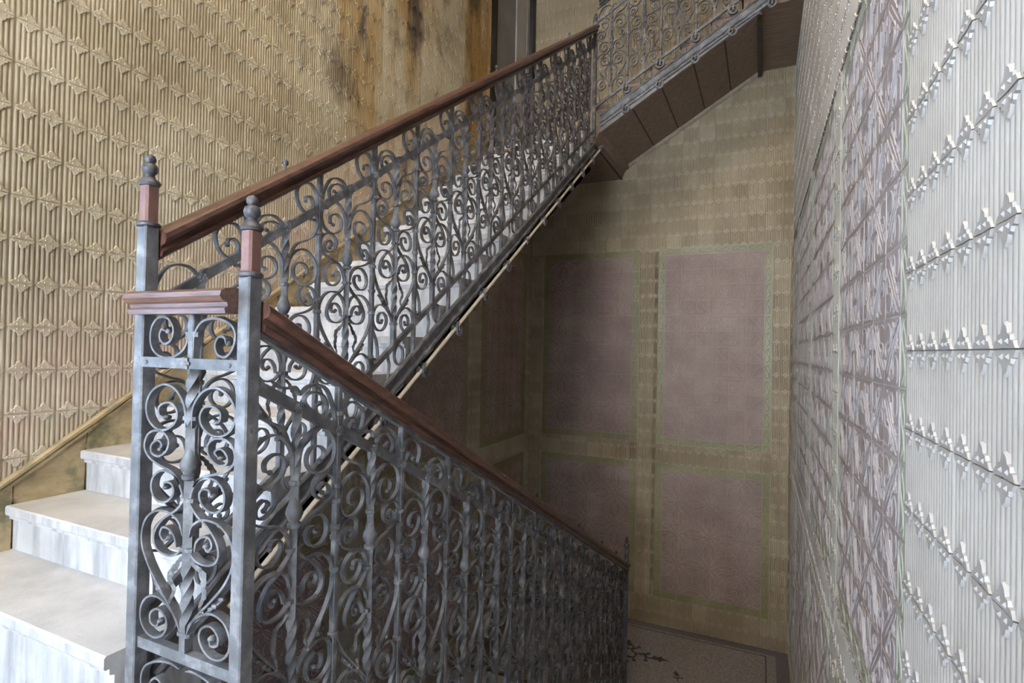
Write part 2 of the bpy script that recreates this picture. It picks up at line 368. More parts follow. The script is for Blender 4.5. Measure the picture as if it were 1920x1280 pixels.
# left wall, with the doorway at the upper landing left open
TH = .25
GR = .0097
g = G().box((XL-TH, .30, -6.2), (XL+GR, 5.80, CEIL)).box((XL-TH, YR, -6.2), (XL+GR, .30, -.9)).box((XL-TH, YR, 1.9), (XL+GR, .30, CEIL)).box((XL-TH, YR, -.9), (XL+GR, -1.30, 1.9)).box((XL-TH, 5.80, -6.2), (XL+GR, YB, ZT)).box((XL-TH, 5.80, 5.70), (XL+GR, YB, CEIL)).box((XL-TH, 7.19, ZT), (XL+GR, YB, 5.70))
wl = tag(ob('wall_left', g.build('wall_left', M['grout'])), kind='structure')
W = Wall('wall_left', lambda a, z: (XL, a, z), -math.pi/2, 'rib_left')
YP, ZP = 1.2939-.0487, .0534
W.ribbed(YT, 5.80, ZL-.1, CEIL, YP, ZP, lambda a, z: (z > skirt_z(a)-.14 or a < .9) and not (-1.32 < a < .32 and -.92 < z < 1.92))
W.ribbed(5.80, YB, 5.70, CEIL, YP, ZP)
under = lambda a, z: z < skirt_z(a)-.42 and a > 1.1
ZU0, ZU1, ZW0, ZW1 = -1.105, 1.245, -3.075, -1.535   # upper and lower panel heights
for a0, a1 in ((.9, 3.24), (3.75, 5.31), (5.80, 6.97)):
    W.panel(a0, a1, ZU0, ZU1, under); W.panel(a0, a1, ZW0, ZW1, under)
    W.ribbed(a0-.088, a1+.088, ZW1+.088, ZU0-.088, YP, ZU0-.088-T, under)
for a0, a1 in ((3.328, 3.662), (5.398, 5.712), (7.058, YB)): W.ribbed(a0, a1, ZD, ZU1+.088, a0, ZP, under)
W.ribbed(1.2, YB, ZD, ZW0-.088, YP, ZP, lambda a, z: under(a, z) and not any(p <= a <= q for p, q in ((3.328, 3.662), (5.398, 5.712), (7.058, YB))))
W.ribbed(3.5, YB, ZU1+.088, 2.30, YP, ZP, lambda a, z: under(a, z) and z < 2.3)
W.build(wl)
# right wall
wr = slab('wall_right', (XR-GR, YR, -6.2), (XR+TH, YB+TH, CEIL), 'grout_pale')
W = Wall('wall_right', lambda a, z: (XR, a, z), math.pi/2, 'rib_daylit')
YP, ZP = 1.6386+.0487, .0138
W.ribbed(YT, 1.687, -3.4, CEIL, YP, ZP, lambda a, z: z > min(ZL, ZL+MD*(a-1.0))-.3)
x = 1.687+.088
strips = []
while x < YB-.2:
    x1 = min(x+6*T, YB-.10)
    W.panel(x, x1, ZU0+.04, ZU1+.04); W.panel(x, x1, ZW0, ZW1)
    W.ribbed(x-.088, x1+.088, ZW1+.088, ZU0+.04-.088, YP, ZU0-.06-T)
    W.ribbed(x-.088, x1+.088, ZD, ZW0-.088, YP, ZW0-.088-T)
    if x1+.088 < YB-.05: W.ribbed(x1+.088, min(x1+.31, YB), ZD, ZU1+.128, x1+.088, ZP)
    x = x1+.088+.222+.088
W.ribbed(1.687, YB, ZU1+.128, CEIL, YP, ZP)
W.build(wr)
# back wall
wb = slab('wall_back', (XL-TH, YB-GR, -6.2), (XR, YB+TH, CEIL), 'grout')
W = Wall('wall_back', lambda a, z: (a, YB, z), math.pi, 'rib')
ZP = 3.258
for a0, a1 in ((-2.725, -1.555), (-1.135, .035)):
    W.panel(a0, a1, ZU0, ZU1); W.panel(a0, a1, ZW0, ZW1)
    W.ribbed(a0-.088, a1+.088, ZW1+.088, ZU0-.088, a0, ZU0-.088-.26)
for a0, a1 in ((XL, -2.813), (-1.467, -1.223), (.123, XR)): W.ribbed(a0, a1, ZW0-.088, ZU1+.088, a0, ZP)
W.ribbed(XL, XR, ZD, ZW0-.088, -1.135, ZW0-.088-T)
W.ribbed(XL, XR, ZU1+.088, CEIL, -1.135, ZP)
W.build(wb)
# wall behind the viewer with the landing window, ceiling with skylight opening, floors
g = G().box((XL, YR-TH, -6.2), (XR, YR, -.9)).box((XL, YR-TH, 2.4), (XR, YR, CEIL)).box((XL, YR-TH, -.9), (-2.90, YR, 2.4)).box((.0, YR-TH, -.9), (XR, YR, 2.4))
tag(ob('wall_rear', g.build('wall_rear', M['plaster'])), kind='structure')
g = G().box((XL-TH, YR-TH, CEIL), (XR+TH, -.65, CEIL+.15)).box((XL-TH, 1.85, CEIL), (XR+TH, YB+TH, CEIL+.15)).box((XL-TH, -.65, CEIL), (-2.55, 1.85, CEIL+.15)).box((-.25, -.65, CEIL), (XR+TH, 1.85, CEIL+.15))
tag(ob('ceiling', g.build('ceiling', M['plaster'])), kind='structure')
wn = G()
for x0, x1 in ((-2.90, -2.82), (-1.49, -1.41), (-.08, .0)): wn.box((x0, YR-.08, -.9), (x1, YR-.02, 2.4))
for z0, z1 in ((-.9, -.82), (1.2, 1.26), (2.32, 2.4)): wn.box((-2.82, YR-.078, z0), (-.08, YR-.022, z1))
w2_ = G()
for y0, y1 in ((-1.30, -1.23), (-.54, -.46), (.23, .30)): w2_.box((XL-.12, y0, -.9), (XL-.06, y1, 1.9))
for z0, z1 in ((-.9, -.82), (.85, .91), (1.82, 1.9)): w2_.box((XL-.118, -1.23, z0), (XL-.062, .23, z1))
wo = tag(ob('window_2', w2_.build('window_frame', M['white'])), kind='structure')
for y0, y1 in ((-1.23, -.54), (-.46, .23)):
    for z0, z1 in ((-.82, .85), (.91, 1.82)): ob('pane', G().box((XL-.092, y0, z0), (XL-.088, y1, z1)).build('pane', M['glass']), wo)
wo = tag(ob('window_1', wn.build('window_frame', M['white'])), kind='structure')
for x0, x1 in ((-2.82, -1.49), (-1.41, -.08)):
    for z0, z1 in ((-.82, 1.2), (1.26, 2.32)): ob('pane', G().box((x0, YR-.052, z0), (x1, YR-.048, z1)).build('pane', M['glass']), wo)
slab('floor', (XL, YR, ZF-.2), (XR, .96, ZF), 'terrazzo')

# door at the upper landing (left wall)
d = G().box((XL-.14, 5.80, ZT), (XL+.015, 5.97, 5.70)).box((XL-.14, 7.09, ZT), (XL+.015, 7.19, 5.70)).box((XL-.14, 5.97, 5.55), (XL+.015, 7.09, 5.70))
do = tag(ob('door_1', d.build('door_frame', M['dark'])), kind='structure')
ob('door_leaf', G().box((XL-.11, 5.97, ZT+.01), (XL-.06, 6.66, 5.55)).build('door_leaf', M['doorleaf']), do)
lf = ob('side_leaf', G().box((XL-.10, 6.66, ZT+.01), (XL-.04, 7.09, 5.55)).build('side_leaf', M['doorpale']), do)
ob('leaf_bead', G().box((XL-.04, 7.0, ZT+.01), (XL-.03, 7.015, 5.55)).build('leaf_bead', M['doorleaf']), lf)

# ------------------------------------------------------------------ staircases
TR, RI = .285, .285*MU
def step_meshes(wid, tr, ri):
    t = tr+.032
    # tread: rounded nosing, fillet below; local x across, y depth (front at 0), top at z=0
    pr = [(0, -.006), (.006, 0), (t, 0), (t, -.042), (.004, -.042), (0, -.036)]
    tread = G().prism(pr, wid).build('tread', M['marble'])
    rp = [(.016, -.042), (.016, -.060), (.030, -.066), (.030, -ri), (.07, -ri), (tr+.02, -.07), (tr+.02, -.042)]
    return tread, G().prism(rp, wid).build('riser', M['marble'])
def add_steps(root, n, start, wid, tr, ri, rz=0):
    me = step_meshes(wid, tr, ri); cs, sn = math.cos(rz), math.sin(rz)
    for i in range(n):
        y = i*tr; loc = (start[0]-sn*y, start[1]+cs*y, start[2]+i*ri)
        r = ob('step', me[1], root, loc, rz); ob('tread', me[0], r)
F0 = .971
st = tag(ob('marble_staircase', None), 'wide white marble staircase rising along the ribbed tile wall', 'staircase')
WID = -1.741-(XL+.027)
add_steps(st, 17, (XL+.027, F0, ZL+RI), WID, TR, RI)
ob('plinth', G().box((XL+.027, F0+.032, ZF), (-1.741, F0+.31, ZL+RI-.043)).build('plinth', M['marble']), st)
y1 = F0+17*TR+.03
prof = []
for i in range(17):
    zt = ZL+(i+1)*RI-RI+.002
    prof += [(F0+i*TR+.05, zt), (F0+(i+1)*TR+.05, zt)]
low = lambda y: -1.19+MU*(y-Y0)
poly = [(F0+.3, ZL-.02)]+[(max(a, F0+.3), b2) for a, b2 in prof[1:]]+[(y1, ZT-.10), (y1, low(y1)+.0), (F0+.45, max(low(F0+.45), ZL-.16))]
ob('flight_body', G().prism(poly, -1.752, 'x', XL+.028).build('flight_body', M['slab']), st)
# small landing slab at the top
sl = tag(ob('landing_slab', G().box((XL, F0+17*TR, 2.30), (-1.72, YB, ZT-.04)).build('landing_slab', M['slab'])), 'brown stone landing slab above the white pipe end', 'landing')
ob('paving', G().box((XL, F0+17*TR, ZT-.04), (-1.72, YB, ZT)).build('paving', M['marble']), sl)
ob('soffit_joint', G().box((-1.735, F0+17*TR+.02, 2.293), (-1.715, YB-.02, 2.302)).build('soffit_joint', M['joint']), sl)

# skirting that follows the rising flight
sk = tag(ob('baseboard_left', None), kind='structure')
for i in range(18):
    ya, yb = F0+i*TR-.255, F0+(i+1)*TR-.262
    if i == 0: ya = .55
    yb = min(yb, 5.79); zb = ZL+i*RI+.0
    top = lambda y: skirt_z(y)-.045
    poly = [(ya, max(ZL, zb-RI if i else ZL)), (yb, max(ZL, zb-RI)), (yb, max(ZL, zb-RI)), (yb, top(yb)), (ya, top(ya))]
    dd = .022+.005*(i % 2)
    ob('skirting_slab', G().prism([poly[0], poly[1], poly[3], poly[4]], XL+dd, 'x', XL).build('skirting_slab', M['skirt']), sk)
mp = [(0, -.048), (.036, -.048), (.036, -.038), (.030, -.03), (.040, -.022), (.040, -.008), (.030, 0), (0, 0)]
v = [(XL+a, y, skirt_z(y)+z) for y in (.5, 5.79) for a, z in mp]; k = len(mp)
ob('skirting_moulding', mesh('skirting_moulding', v, [tuple(range(k)), tuple(range(k, 2*k))]+[(i, (i+1) % k, k+(i+1) % k, k+i) for i in range(k)], M['skirt']), sk)

# descending flight beside the right wall
nd_ = 13; ri2 = (ZF-ZD)/nd_; tr2 = ri2/-MD
sd = tag(ob('marble_staircase', None), 'marble staircase dropping away between iron balustrade and pale right wall', 'staircase')
add_steps(sd, nd_-1, (XR-.027, .96+(nd_-1)*tr2, ZD+ri2), XR-.027-(XD+.05), tr2, ri2, math.pi)
b0 = .96+(nd_-1)*tr2
ob('flight_body', G().prism([(.70, ZL-.2), (.955, ZL-.20), (b0-.02, ZD-.02), (b0-.3, ZD-.18)], XR-.028, 'x', XD+.06).build('flight_body', M['slab']), sd)

# lower landing with inlays
fl = slab('floor_lower', (XL, 5.34, ZD-.2), (XR, YB, ZD), 'terrazzo')
def strip(name, a, b, m): return ob(name, G().box((a[0], a[1], ZD-.003), (b[0], b[1], ZD+.0015)).build(name, M[m]), fl)
strip('border_strip', (XL, 7.09, 0), (XR, YB, 0), 'inlay2'); strip('border_strip', (XL, 7.035, 0), (.09, 7.05, 0), 'inlay')
strip('border_strip', (.20, 5.34, 0), (XR, 7.09, 0), 'inlay2'); strip('border_strip', (.09, 5.34, 0), (.105, 7.05, 0), 'inlay')
strip('border_strip', (XL, 7.205, 0), (XR, YB, 0), 'inlay')
def fleur(cx, cy, ang, sc=1):
    g = G(); ca, sa = math.cos(ang), math.sin(ang)
    P = lambda x, y: (cx+sc*(x*ca-y*sa), cy+sc*(x*sa+y*ca))
    def blob(pts):
        n = len(pts); a = [P(*p) for p in pts]
        g.add([(x, y, ZD+.0022) for x, y in a]+[(x, y, ZD-.002) for x, y in a], [tuple(range(n)), tuple(range(2*n-1, n-1, -1))]+[(i, (i+1) % n, n+(i+1) % n, n+i) for i in range(n)])
    def line(pts, w2):
        Q = crom(pts, 4)
        for a, b2 in zip(Q, Q[1:]):
            d = (b2-a).normalized(); q = Vector((-d.y, d.x))*w2
            blob([(a+q), (b2+q), (b2-q), (a-q)])
    line([(0, 0), (.07, .02), (.13, -.03), (.18, -.01)], .009)
    for bx, by, r in ((.12, .055, .022), (.11, -.085, .022)): blob([(bx+r*math.cos(i*.785), by+r*.8*math.sin(i*.785)) for i in range(8)]); line([(.09, 0), (bx, by)], .007)
    blob([(.16, 0), (.19, .045), (.21, .02), (.25, .05), (.27, .02), (.34, .0), (.27, -.02), (.25, -.055), (.21, -.025), (.19, -.045)])
    return g
fm = G()
for a in (.05, 2.2, 4.3):
    q = fleur(-1.27, 6.42, a, 1.1); fm.add(q.v, q.f)
for a in range(3):
    c, s2 = -1.33+.07*math.cos(a*2.1), 6.42+.07*math.sin(a*2.1)
    fm.add(*(lambda q: (q.v, q.f))(fleur(c, s2, a*2.1+.5, .35)))
ob('fleuron_inlay', fm.build('fleuron_inlay', M['inlay']), fl)
q = fleur(-.75, 6.09, 1.9, .6); ob('fleuron_inlay', q.build('fleuron_inlay', M['inlay']), fl)
# flight that leaves the lower landing under the rising one: pale top steps with yellow markers
s4 = tag(ob('marble_staircase', None), 'pale lower steps with yellow markers glimpsed through the balustrade base', 'staircase')
me4 = step_meshes(1.25, .29, .18)
for i in range(6):
    z = ZD-.18*i; r = ob('step', me4[1], s4, (XL+.03, 5.06-.29*i, z)); ob('tread', me4[0], r)
for mx in (-2.83, -2.44): ob('yellow_marker', G().cbox((mx-.035, 5.075, ZD-.001), (mx+.035, 5.135, ZD+.003), .01).build('yellow_marker', M['yellow']), s4)

# upper flight along the back wall: soffit slabs, step ends
YF = YE+.03
f3 = tag(ob('stone_flight', None), 'dark stone flight climbing along the back wall, its slab underside showing', 'staircase')
xs = [-1.64, -1.30, -.995, -.675, -.375, -.065]
zs = lambda x: 2.425+.595*(x+1.64)
sm = {}
for i, (a, b2) in enumerate(zip(xs, xs[1:])):
    a2, b3 = a+.008, b2-.008
    v = [(a2, YF, zs(a2)), (b3, YF, zs(b3)), (b3, YB-.026, zs(b3)+.05), (a2, YB-.026, zs(a2)+.05)]
    v += [(x, y, z+.06) for x, y, z in v]
    ob('soffit_slab', mesh('soffit_slab', v, [(3, 2, 1, 0), (4, 5, 6, 7), (0, 1, 5, 4), (1, 2, 6, 5), (2, 3, 7, 6), (3, 0, 4, 7)], M['slab']), f3)
v = [(-1.66, YF+.005, zs(-1.66)+.006), (-.05, YF+.005, zs(-.05)+.006), (-.05, YB-.026, zs(-.05)+.056), (-1.66, YB-.026, zs(-1.66)+.056)]; v += [(x, y, z+.07) for x, y, z in v]
ob('joint_bed', mesh('joint_bed', v, [(3, 2, 1, 0), (4, 5, 6, 7), (0, 1, 5, 4), (1, 2, 6, 5), (2, 3, 7, 6), (3, 0, 4, 7)], M['joint']), f3)
# curved lip between landing soffit and flight, cove along the back wall
lip = [(-1.72, 2.30), (-1.70, 2.36), (-1.67, 2.41), (-1.63, 2.435), (-1.63, 2.50), (-1.72, 2.50)]
ob('soffit_lip', G().prism(lip, YB-.026, 'y', YF).build('soffit_lip', M['slab']), f3)
cv = [(0, 0), (-.05, 0), (-.042, -.02), (-.025, -.038), (0, -.05)]
v = [(x, YB-.024+a, zs(x)+.056+z) for x in (-1.66, -.05) for a, z in cv]
ob('cove_moulding', mesh('cove_moulding', v, [(0, 1, 2, 3, 4), (9, 8, 7, 6, 5)]+[(i, (i+1) % 5, 5+(i+1) % 5, 5+i) for i in range(5)], M['grout']), f3)
v = [(-1.66, YF-.012, zs(-1.66)), (-.05, YF-.012, zs(-.05)), (-.05, YF+.02, zs(-.05)), (-1.66, YF+.02, zs(-1.66))]; v += [(x, y, z+.085) for x, y, z in v]
ob('edge_band', mesh('edge_band', v, [(3, 2, 1, 0), (4, 5, 6, 7), (0, 1, 5, 4), (1, 2, 6, 5), (2, 3, 7, 6), (3, 0, 4, 7)], M['edge']), f3)
for i in range(6):
    xa = -1.70+.30*i; zt = zs(xa)+.34; xe = min(xa+.29, -.05)
    q = [(xa, zs(xa)+.10), (xa, zt-.035), (xe, zt-.035), (xe, zs(xe)+.10)]
    r = ob('step', G().prism(q, YB-.026, 'y', YF+.02).build('step', M['slab']), f3)
    ob('tread', G().box((xa-.02, YF+.015, zt-.035), (xe, YB-.026, zt)).build('tread', M['slab']), r)
lt = tag(ob('landing_slab', G().box((-.045, YF, 3.43), (XR, YB, 3.60)).build('landing_slab', M['slab'])), 'short dark landing slab at the head of the stone flight', 'landing')
ob('edge_beam', G().box((-.075, YF+.01, 3.36), (-.03, YB, 3.44)).build('edge_beam', M['joint']), lt)

# ------------------------------------------------------------------ ironwork
mirror = lambda l: [(-a, b2) for a, b2 in l]
SC = {
 'S1': ([(0.012, -0.20), (0.016, -0.135), (0.05, -0.085), (0.097, -0.070), (0.143, -0.094), (0.165, -0.139), (0.156, -0.184), (0.125, -0.211), (0.088, -0.214), (0.053, -0.192), (0.042, -0.161), (0.056, -0.133), (0.086, -0.127), (0.113, -0.143), (0.112, -0.168), (0.094, -0.176)], 1),
 'S2': ([(0.112, -0.280), (0.098, -0.263), (0.117, -0.250), (0.140, -0.268), (0.138, -0.293), (0.110, -0.300), (0.080, -0.279), (0.073, -0.245), (0.097, -0.222), (0.135, -0.222), (0.161, -0.244), (0.167, -0.28), (0.146, -0.309), (0.105, -0.328), (0.062, -0.340), (0.036, -0.362), (0.019, -0.395), (0.012, -0.42)], 0),
 'S3': ([(0.012, -0.425), (0.030, -0.370), (0.064, -0.346), (0.102, -0.346), (0.131, -0.373), (0.135, -0.410), (0.115, -0.438), (0.082, -0.442), (0.054, -0.420), (0.048, -0.395), (0.060, -0.379), (0.082, -0.380), (0.088, -0.397)], 1),
 'S4': ([(0.012, -0.43), (0.040, -0.462), (0.082, -0.492), (0.112, -0.53), (0.120, -0.565), (0.108, -0.592), (0.078, -0.605), (0.040, -0.60), (0.012, -0.575)], None),
 'S4b': ([(0.034, -0.575), (0.040, -0.545), (0.060, -0.524), (0.086, -0.522), (0.096, -0.545), (0.082, -0.562), (0.068, -0.552)], 1),
 'S5': ([(0.012, -0.535), (0.024, -0.497), (0.062, -0.472), (0.112, -0.474), (0.150, -0.502), (0.168, -0.545), (0.166, -0.595), (0.142, -0.648), (0.108, -0.695), (0.068, -0.742), (0.034, -0.785), (0.012, -0.830)], None),
 'S6': ([(0.012, -0.835), (0.026, -0.795), (0.062, -0.760), (0.104, -0.744), (0.142, -0.757), (0.164, -0.793), (0.163, -0.836), (0.140, -0.866), (0.106, -0.874), (0.074, -0.856), (0.060, -0.823), (0.070, -0.794), (0.098, -0.782), (0.124, -0.801), (0.124, -0.830), (0.102, -0.838), (0.094, -0.822)], 1),
 'F': ([(0.010, -.145), (.05, -.060), (.105, -.030), (.146, -.002), (.166, .045), (.163, .085), (.142, .093), (.128, .077), (.134, .060), (.150, .064)], 1),
 'Gd': ([(-.166, -.865), (-.140, -.915), (-.124, -.975), (-.127, -1.03), (-.148, -1.047), (-.163, -1.032), (-.158, -1.012), (-.143, -1.016)], 1),
 # above the mid bar, measured from the plain bar (uphill = +)
 'P1': ([(.008, -.05), (.012, .02), (.024, .075), (.055, .135), (.098, .155), (.138, .150), (.168, .128), (.176, .140), (.190, .153), (.215, .150), (.245, .155), (.275, .176)], None),
 'P2': ([(.010, .03), (.035, .005), (.075, .045), (.120, .075), (.148, .105), (.140, .125), (.110, .132), (.072, .118), (.053, .085), (.068, .055), (.095, .062), (.102, .085), (.085, .095)], 1),
 'P3': ([(-.010, -.03), (-.016, .045), (-.046, .085), (-.089, .080), (-.125, .045), (-.118, -.005), (-.085, -.035), (-.048, -.030), (-.035, .005), (-.050, .033), (-.075, .028), (-.080, .008)], 1),
 'ring': ([(0, .052), (.026, .036), (.037, 0), (.026, -.036), (0, -.052), (-.026, -.036), (-.037, 0), (-.026, .036), (0, .052)], None),
 'tie': ([(.0, .07), (-.012, .03), (.002, -.02), (-.012, -.09)], None),
 'hook': ([(.0, .03), (.02, .0), (.015, -.03), (-.012, -.038), (-.030, -.016), (-.022, .008), (-.004, .004), (-.006, -.012)], 1),
}
ME = {}
def sget(key, flip):
    if (key, flip) not in ME:
        P, bt = SC[key]; P = mirror(P) if flip else P
        ME[key, flip] = strap(P, k=6 if key[0] in 'SP' else 4, button=bt).build('scroll', M['iron'], True)
    return ME[key, flip]
def leaf_mesh(flip):
    c = [(0.014, -.60), (.040, -.628), (.062, -.655), (.066, -.690), (.056, -.722), (.060, -.750)]; wd = [.004, .007, .009, .008, .006, .002]
    Q = crom(c, 3); g = G(); n = len(Q); v = []; f = []
    for i, q in enumerate(Q):
        d = (Q[min(i+1, n-1)]-Q[max(i-1, 0)]).normalized(); nr = Vector((-d.y, d.x)); t = i/(n-1)*5; k = min(4, int(t)); w2 = wd[k]+(wd[k+1]-wd[k])*(t-k)
        w2 *= 1+.45*(i % 2)
        for o2, x in ((1, 0), (0, .006), (-1, 0), (0, -.004)): p = q+nr*w2*o2; v.append((x+.004*math.sin(i), p.x, p.y))
    for i in range(n-1): f += [(i*4+j, i*4+(j+1) % 4, (i+1)*4+(j+1) % 4, (i+1)*4+j) for j in range(4)]
    f += [(3, 2, 1, 0), tuple((n-1)*4+j for j in range(4))]
    if flip: v = [(x, -y, z) for x, y, z in v]
    return g.add(v, f).build('leaf', M['iron'])
def twig_mesh(flip):
    g = strap([(0.024, -.80), (.06, -.765), (.098, -.728), (.125, -.70)], .010, .008, 3)
    for i, (y, z) in enumerate(((.06, -.752), (.082, -.738), (.102, -.722), (.118, -.700))): g.ball((.003*(-1)**i, y, z), .0105, 6, 4, .8)
    v = [(x, -y, z) for x, y, z in g.v] if flip else g.v
    return mesh('twig', v, g.f, M['iron'], True)
LEAF = [leaf_mesh(0), leaf_mesh(1)]; TWIG = [twig_mesh(0), twig_mesh(1)]
COLLAR = G().lathe([(.013, -.009), (.0175, -.006), (.0175, .006), (.013, .009)], 8).build('collar', M['iron'], True)
COLLW = G().cbox((-.013, -.024, -.006), (.013, .024, .006), .006).build('collar', M['iron'])
BUD = G().lathe([(.013, -.052), (.020, -.047), (.021, -.036), (.014, -.031), (.019, -.024), (.026, -.008), (.024, .006), (.017, .024), (.014, .04), (.010, .05)], 10).build('bud', M['iron'], True)
ROSE = G()
for a in range(6): ROSE.ball((0, .0125*math.cos(a*1.047), .0125*math.sin(a*1.047)), .0075, 6, 4)
ROSE.ball((0, 0, 0), .009, 6, 4); ROSE = ROSE.build('rosette', M['iron'], True)
def bar_plain(z0, z1, h=.0105): return G().cbox((-h, -h, z0), (h, h, z1), .003).build('baluster', M['iron'])
def bar_twist(z0, z1):
    g = G(); h = .0115
    n = int((z1-z0)/.006); pr = [(-h, -h), (h, -h), (h, h), (-h, h)]; ang = 0; v = []; f = []
    for i in range(n+1):
        z = z0+(z1-z0)*i/n
        if -.20 < z < -.03 or -.80 < z < -.62: ang += .006*30
        v += [(x*math.cos(ang)-y*math.sin(ang), x*math.sin(ang)+y*math.cos(ang), z) for x, y in pr]
    for i in range(n): f += [(i*4+j, i*4+(j+1) % 4, (i+1)*4+(j+1) % 4, (i+1)*4+j) for j in range(4)]
    f += [(3, 2, 1, 0), tuple(n*4+j for j in range(4))]
    return g.add(v, f).build('baluster', M['iron'], True)
HB = .95     # mid bar to bottom bar
BP = bar_plain(-HB-.17, .16); BT = bar_twist(-HB, .0)
PROF = [(-.030, -.036), (-.034, -.020), (-.022, -.012), (-.026, 0), (-.042, .006), (-.050, .020), (-.046, .036), (-.030, .046), (0, .050),
        (.030, .046), (.046, .036), (.050, .020), (.042, .006), (.026, 0), (.022, -.012), (.034, -.020), (.030, -.036)]
def sloped(prof, y0, z0, y1, z1, name, m, smooth=False):
    k = len(prof); v = [(a, y, z+c) for y, z in ((y0, z0), (y1, z1)) for a, c in prof]
    return mesh(name, v, [tuple(range(k)), tuple(range(2*k-1, k-1, -1))]+[(i, (i+1) % k, k+(i+1) % k, k+i) for i in range(k)], m, smooth)
rect = lambda hw, hh: [(-hw, -hh), (hw, -hh), (hw, hh), (-hw, hh)]
FIN = [(.016, 0), (.027, .002), (.031, .010), (.027, .018), (.018, .024), (.013, .034), (.013, .036), (.021, .044), (.023, .055), (.020, .065), (.011, .072), (.016, .080), (.016, .088), (.011, .096), (.001, .100)]
def newel(root, loc, zlow, ztop, capped=True, hw=.022, lean=0):
    """square iron post; z coordinates absolute; red-brown painted head and turned finial"""
    p = ob('newel_post', G().cbox((-hw, -hw, zlow), (hw, hw, ztop-.22 if capped else ztop-.1), .004).build('newel_post', M['iron']), root, (loc[0], loc[1], 0))
    if capped:
        ob('painted_head', G().cbox((-hw+.002, -hw+.002, ztop-.22), (hw-.002, hw-.002, ztop-.10), .006).build('painted_head', M['cap']), p)
        ob('neck_ring', G().lathe([(hw*1.15, -.008), (hw*1.5, -.003), (hw*1.5, .004), (hw*1.2, .010)], 12).build('neck_ring', M['darkiron'], True), p, (0, 0, ztop-.22))
    ob('finial', G().lathe(FIN, 14).build('finial', M['darkiron'], True), p, (0, 0, ztop-.10)); return p
def balustrade(root, x, y0, zmid, slope, nu, far, rz=0, first=.175, rail=(.145, .05), stringer=True, woodm='wood', knobs=()):
    """root sits at (x,y0,0); local y runs along the flight; zmid = height of the mid bar at local y=0"""
    upw = slope > 0; f = 0 if upw else 1; sg = 1 if upw else -1
    zm = lambda y: zmid+slope*y
    L = far
    ob('handrail', sloped(PROF, .025, zm(.025)+.185, L, zm(L)+.185, 'handrail', M[woodm], True), root)
    ob('rail_bar', sloped(rect(.013, .006), 0, zm(0)+.145, L, zm(L)+.145, 'rail_bar', M['iron']), root)
    ob('mid_bar', sloped(rect(.009, .0185), 0, zm(0), L, zm(L), 'mid_bar', M['iron']), root)
    ob('bottom_bar', sloped(rect(.010, .016), 0, zm(0)-HB, L, zm(L)-HB, 'bottom_bar', M['iron']), root)
    if stringer:
        ob('stringer', sloped([(-.012, -.075), (.004, -.075), (.004, -.035), (.010, -.035), (.010, .035), (-.012, .035)], .05, zm(.05)-HB-.185, L, zm(L)-HB-.185, 'stringer', M['iron']), root)
        for dz in (-.145, -.222):
            g = G(); nn = int(L/.055)
            g.tube([(.014, .05+(L-.05)*i/nn, zm(.05+(L-.05)*i/nn)-HB+dz+.004*(-1)**i) for i in range(nn+1)], .010, 6)
            ob('rope_moulding', g.build('rope_moulding', M['iron']), root)
    for k in range(nu):
        yt = first+k*UNIT; yp = yt-UNIT/2 if upw else yt+UNIT/2          # twisted bar, and the plain bar on its downhill side
        yc = yt+UNIT/2
        t = ob('baluster', BT, root, (0, yt, zm(yt)))
        for z in (-.225, -.422, -.575): ob('collar', COLLW if z != -.225 else COLLAR, t, (0, 0, z))
        ob('collar', COLLW, t, (0, 0, -.835)); ob('bud', BUD, t, (0, 0, -.31)); 
        for s0 in ('S1', 'S2', 'S3', 'S4', 'S4b', 'S5', 'S6'):
            for fl2 in (0, 1): ob('scroll', sget(s0, fl2), root, (0, yt, zm(yt)))
        for fl2 in (0, 1): ob('leaf', LEAF[fl2], root, (0, yt, zm(yt))); ob('twig', TWIG[fl2], root, (0, yt, zm(yt)))
        ob('scroll', sget('F', f), root, (0, yt, zm(yt))); ob('scroll', sget('Gd', f), root, (0, yt, zm(yt)))
        ob('rosette', ROSE, root, (.012, yt, zm(yt)))
        if yc < L-.05:
            pb = ob('baluster', BP, root, (0, yc, zm(yc)))
            zo = slope*UNIT/2
            for z in (-.32-zo, -.44-zo, -.545-zo, -.76-zo, -.23+zo, -.27-zo): ob('collar', COLLAR, pb, (0, 0, z))
            ob('rosette', ROSE, pb, (.012, 0, 0)); ob('collar', COLLAR, pb, (0, 0, .055))
            for s0 in ('P1', 'P2', 'P3'): ob('scroll', sget(s0, f), root, (0, yc, zm(yc)))
        elif upw: pass
        if stringer:
            ob('oval_ring', sget('ring', 0), root, (0, yt+.05*sg, zm(yt+.05*sg)-HB-.078))
            ob('tie_strap', sget('tie', f), root, (0, yt-.03*sg, zm(yt-.03*sg)-HB-.06))
    ob('scroll', sget('P1', f), root, (0, 0 if upw else 0, zm(0)-.0)) if upw else None
    for ky in knobs:
        g = G().lathe([(.004, 0), (.004, .022), (.007, .024), (.011, .032), (.010, .042), (.004, .048)], 8)
        ob('rail_knob', g.build('rail_knob', M['darkiron'], True), root, (0, ky, zm(ky)+.228))
# rising balustrade
bu = tag(ob('stair_balustrade', None, None, (XU, Y0, 0)), 'scrolled iron balustrade with brown handrail climbing beside the white marble steps', 'balustrade')
balustrade(bu, XU, Y0, .095, MU, 13, YE-Y0, knobs=(.52, 2.35, 3.9))
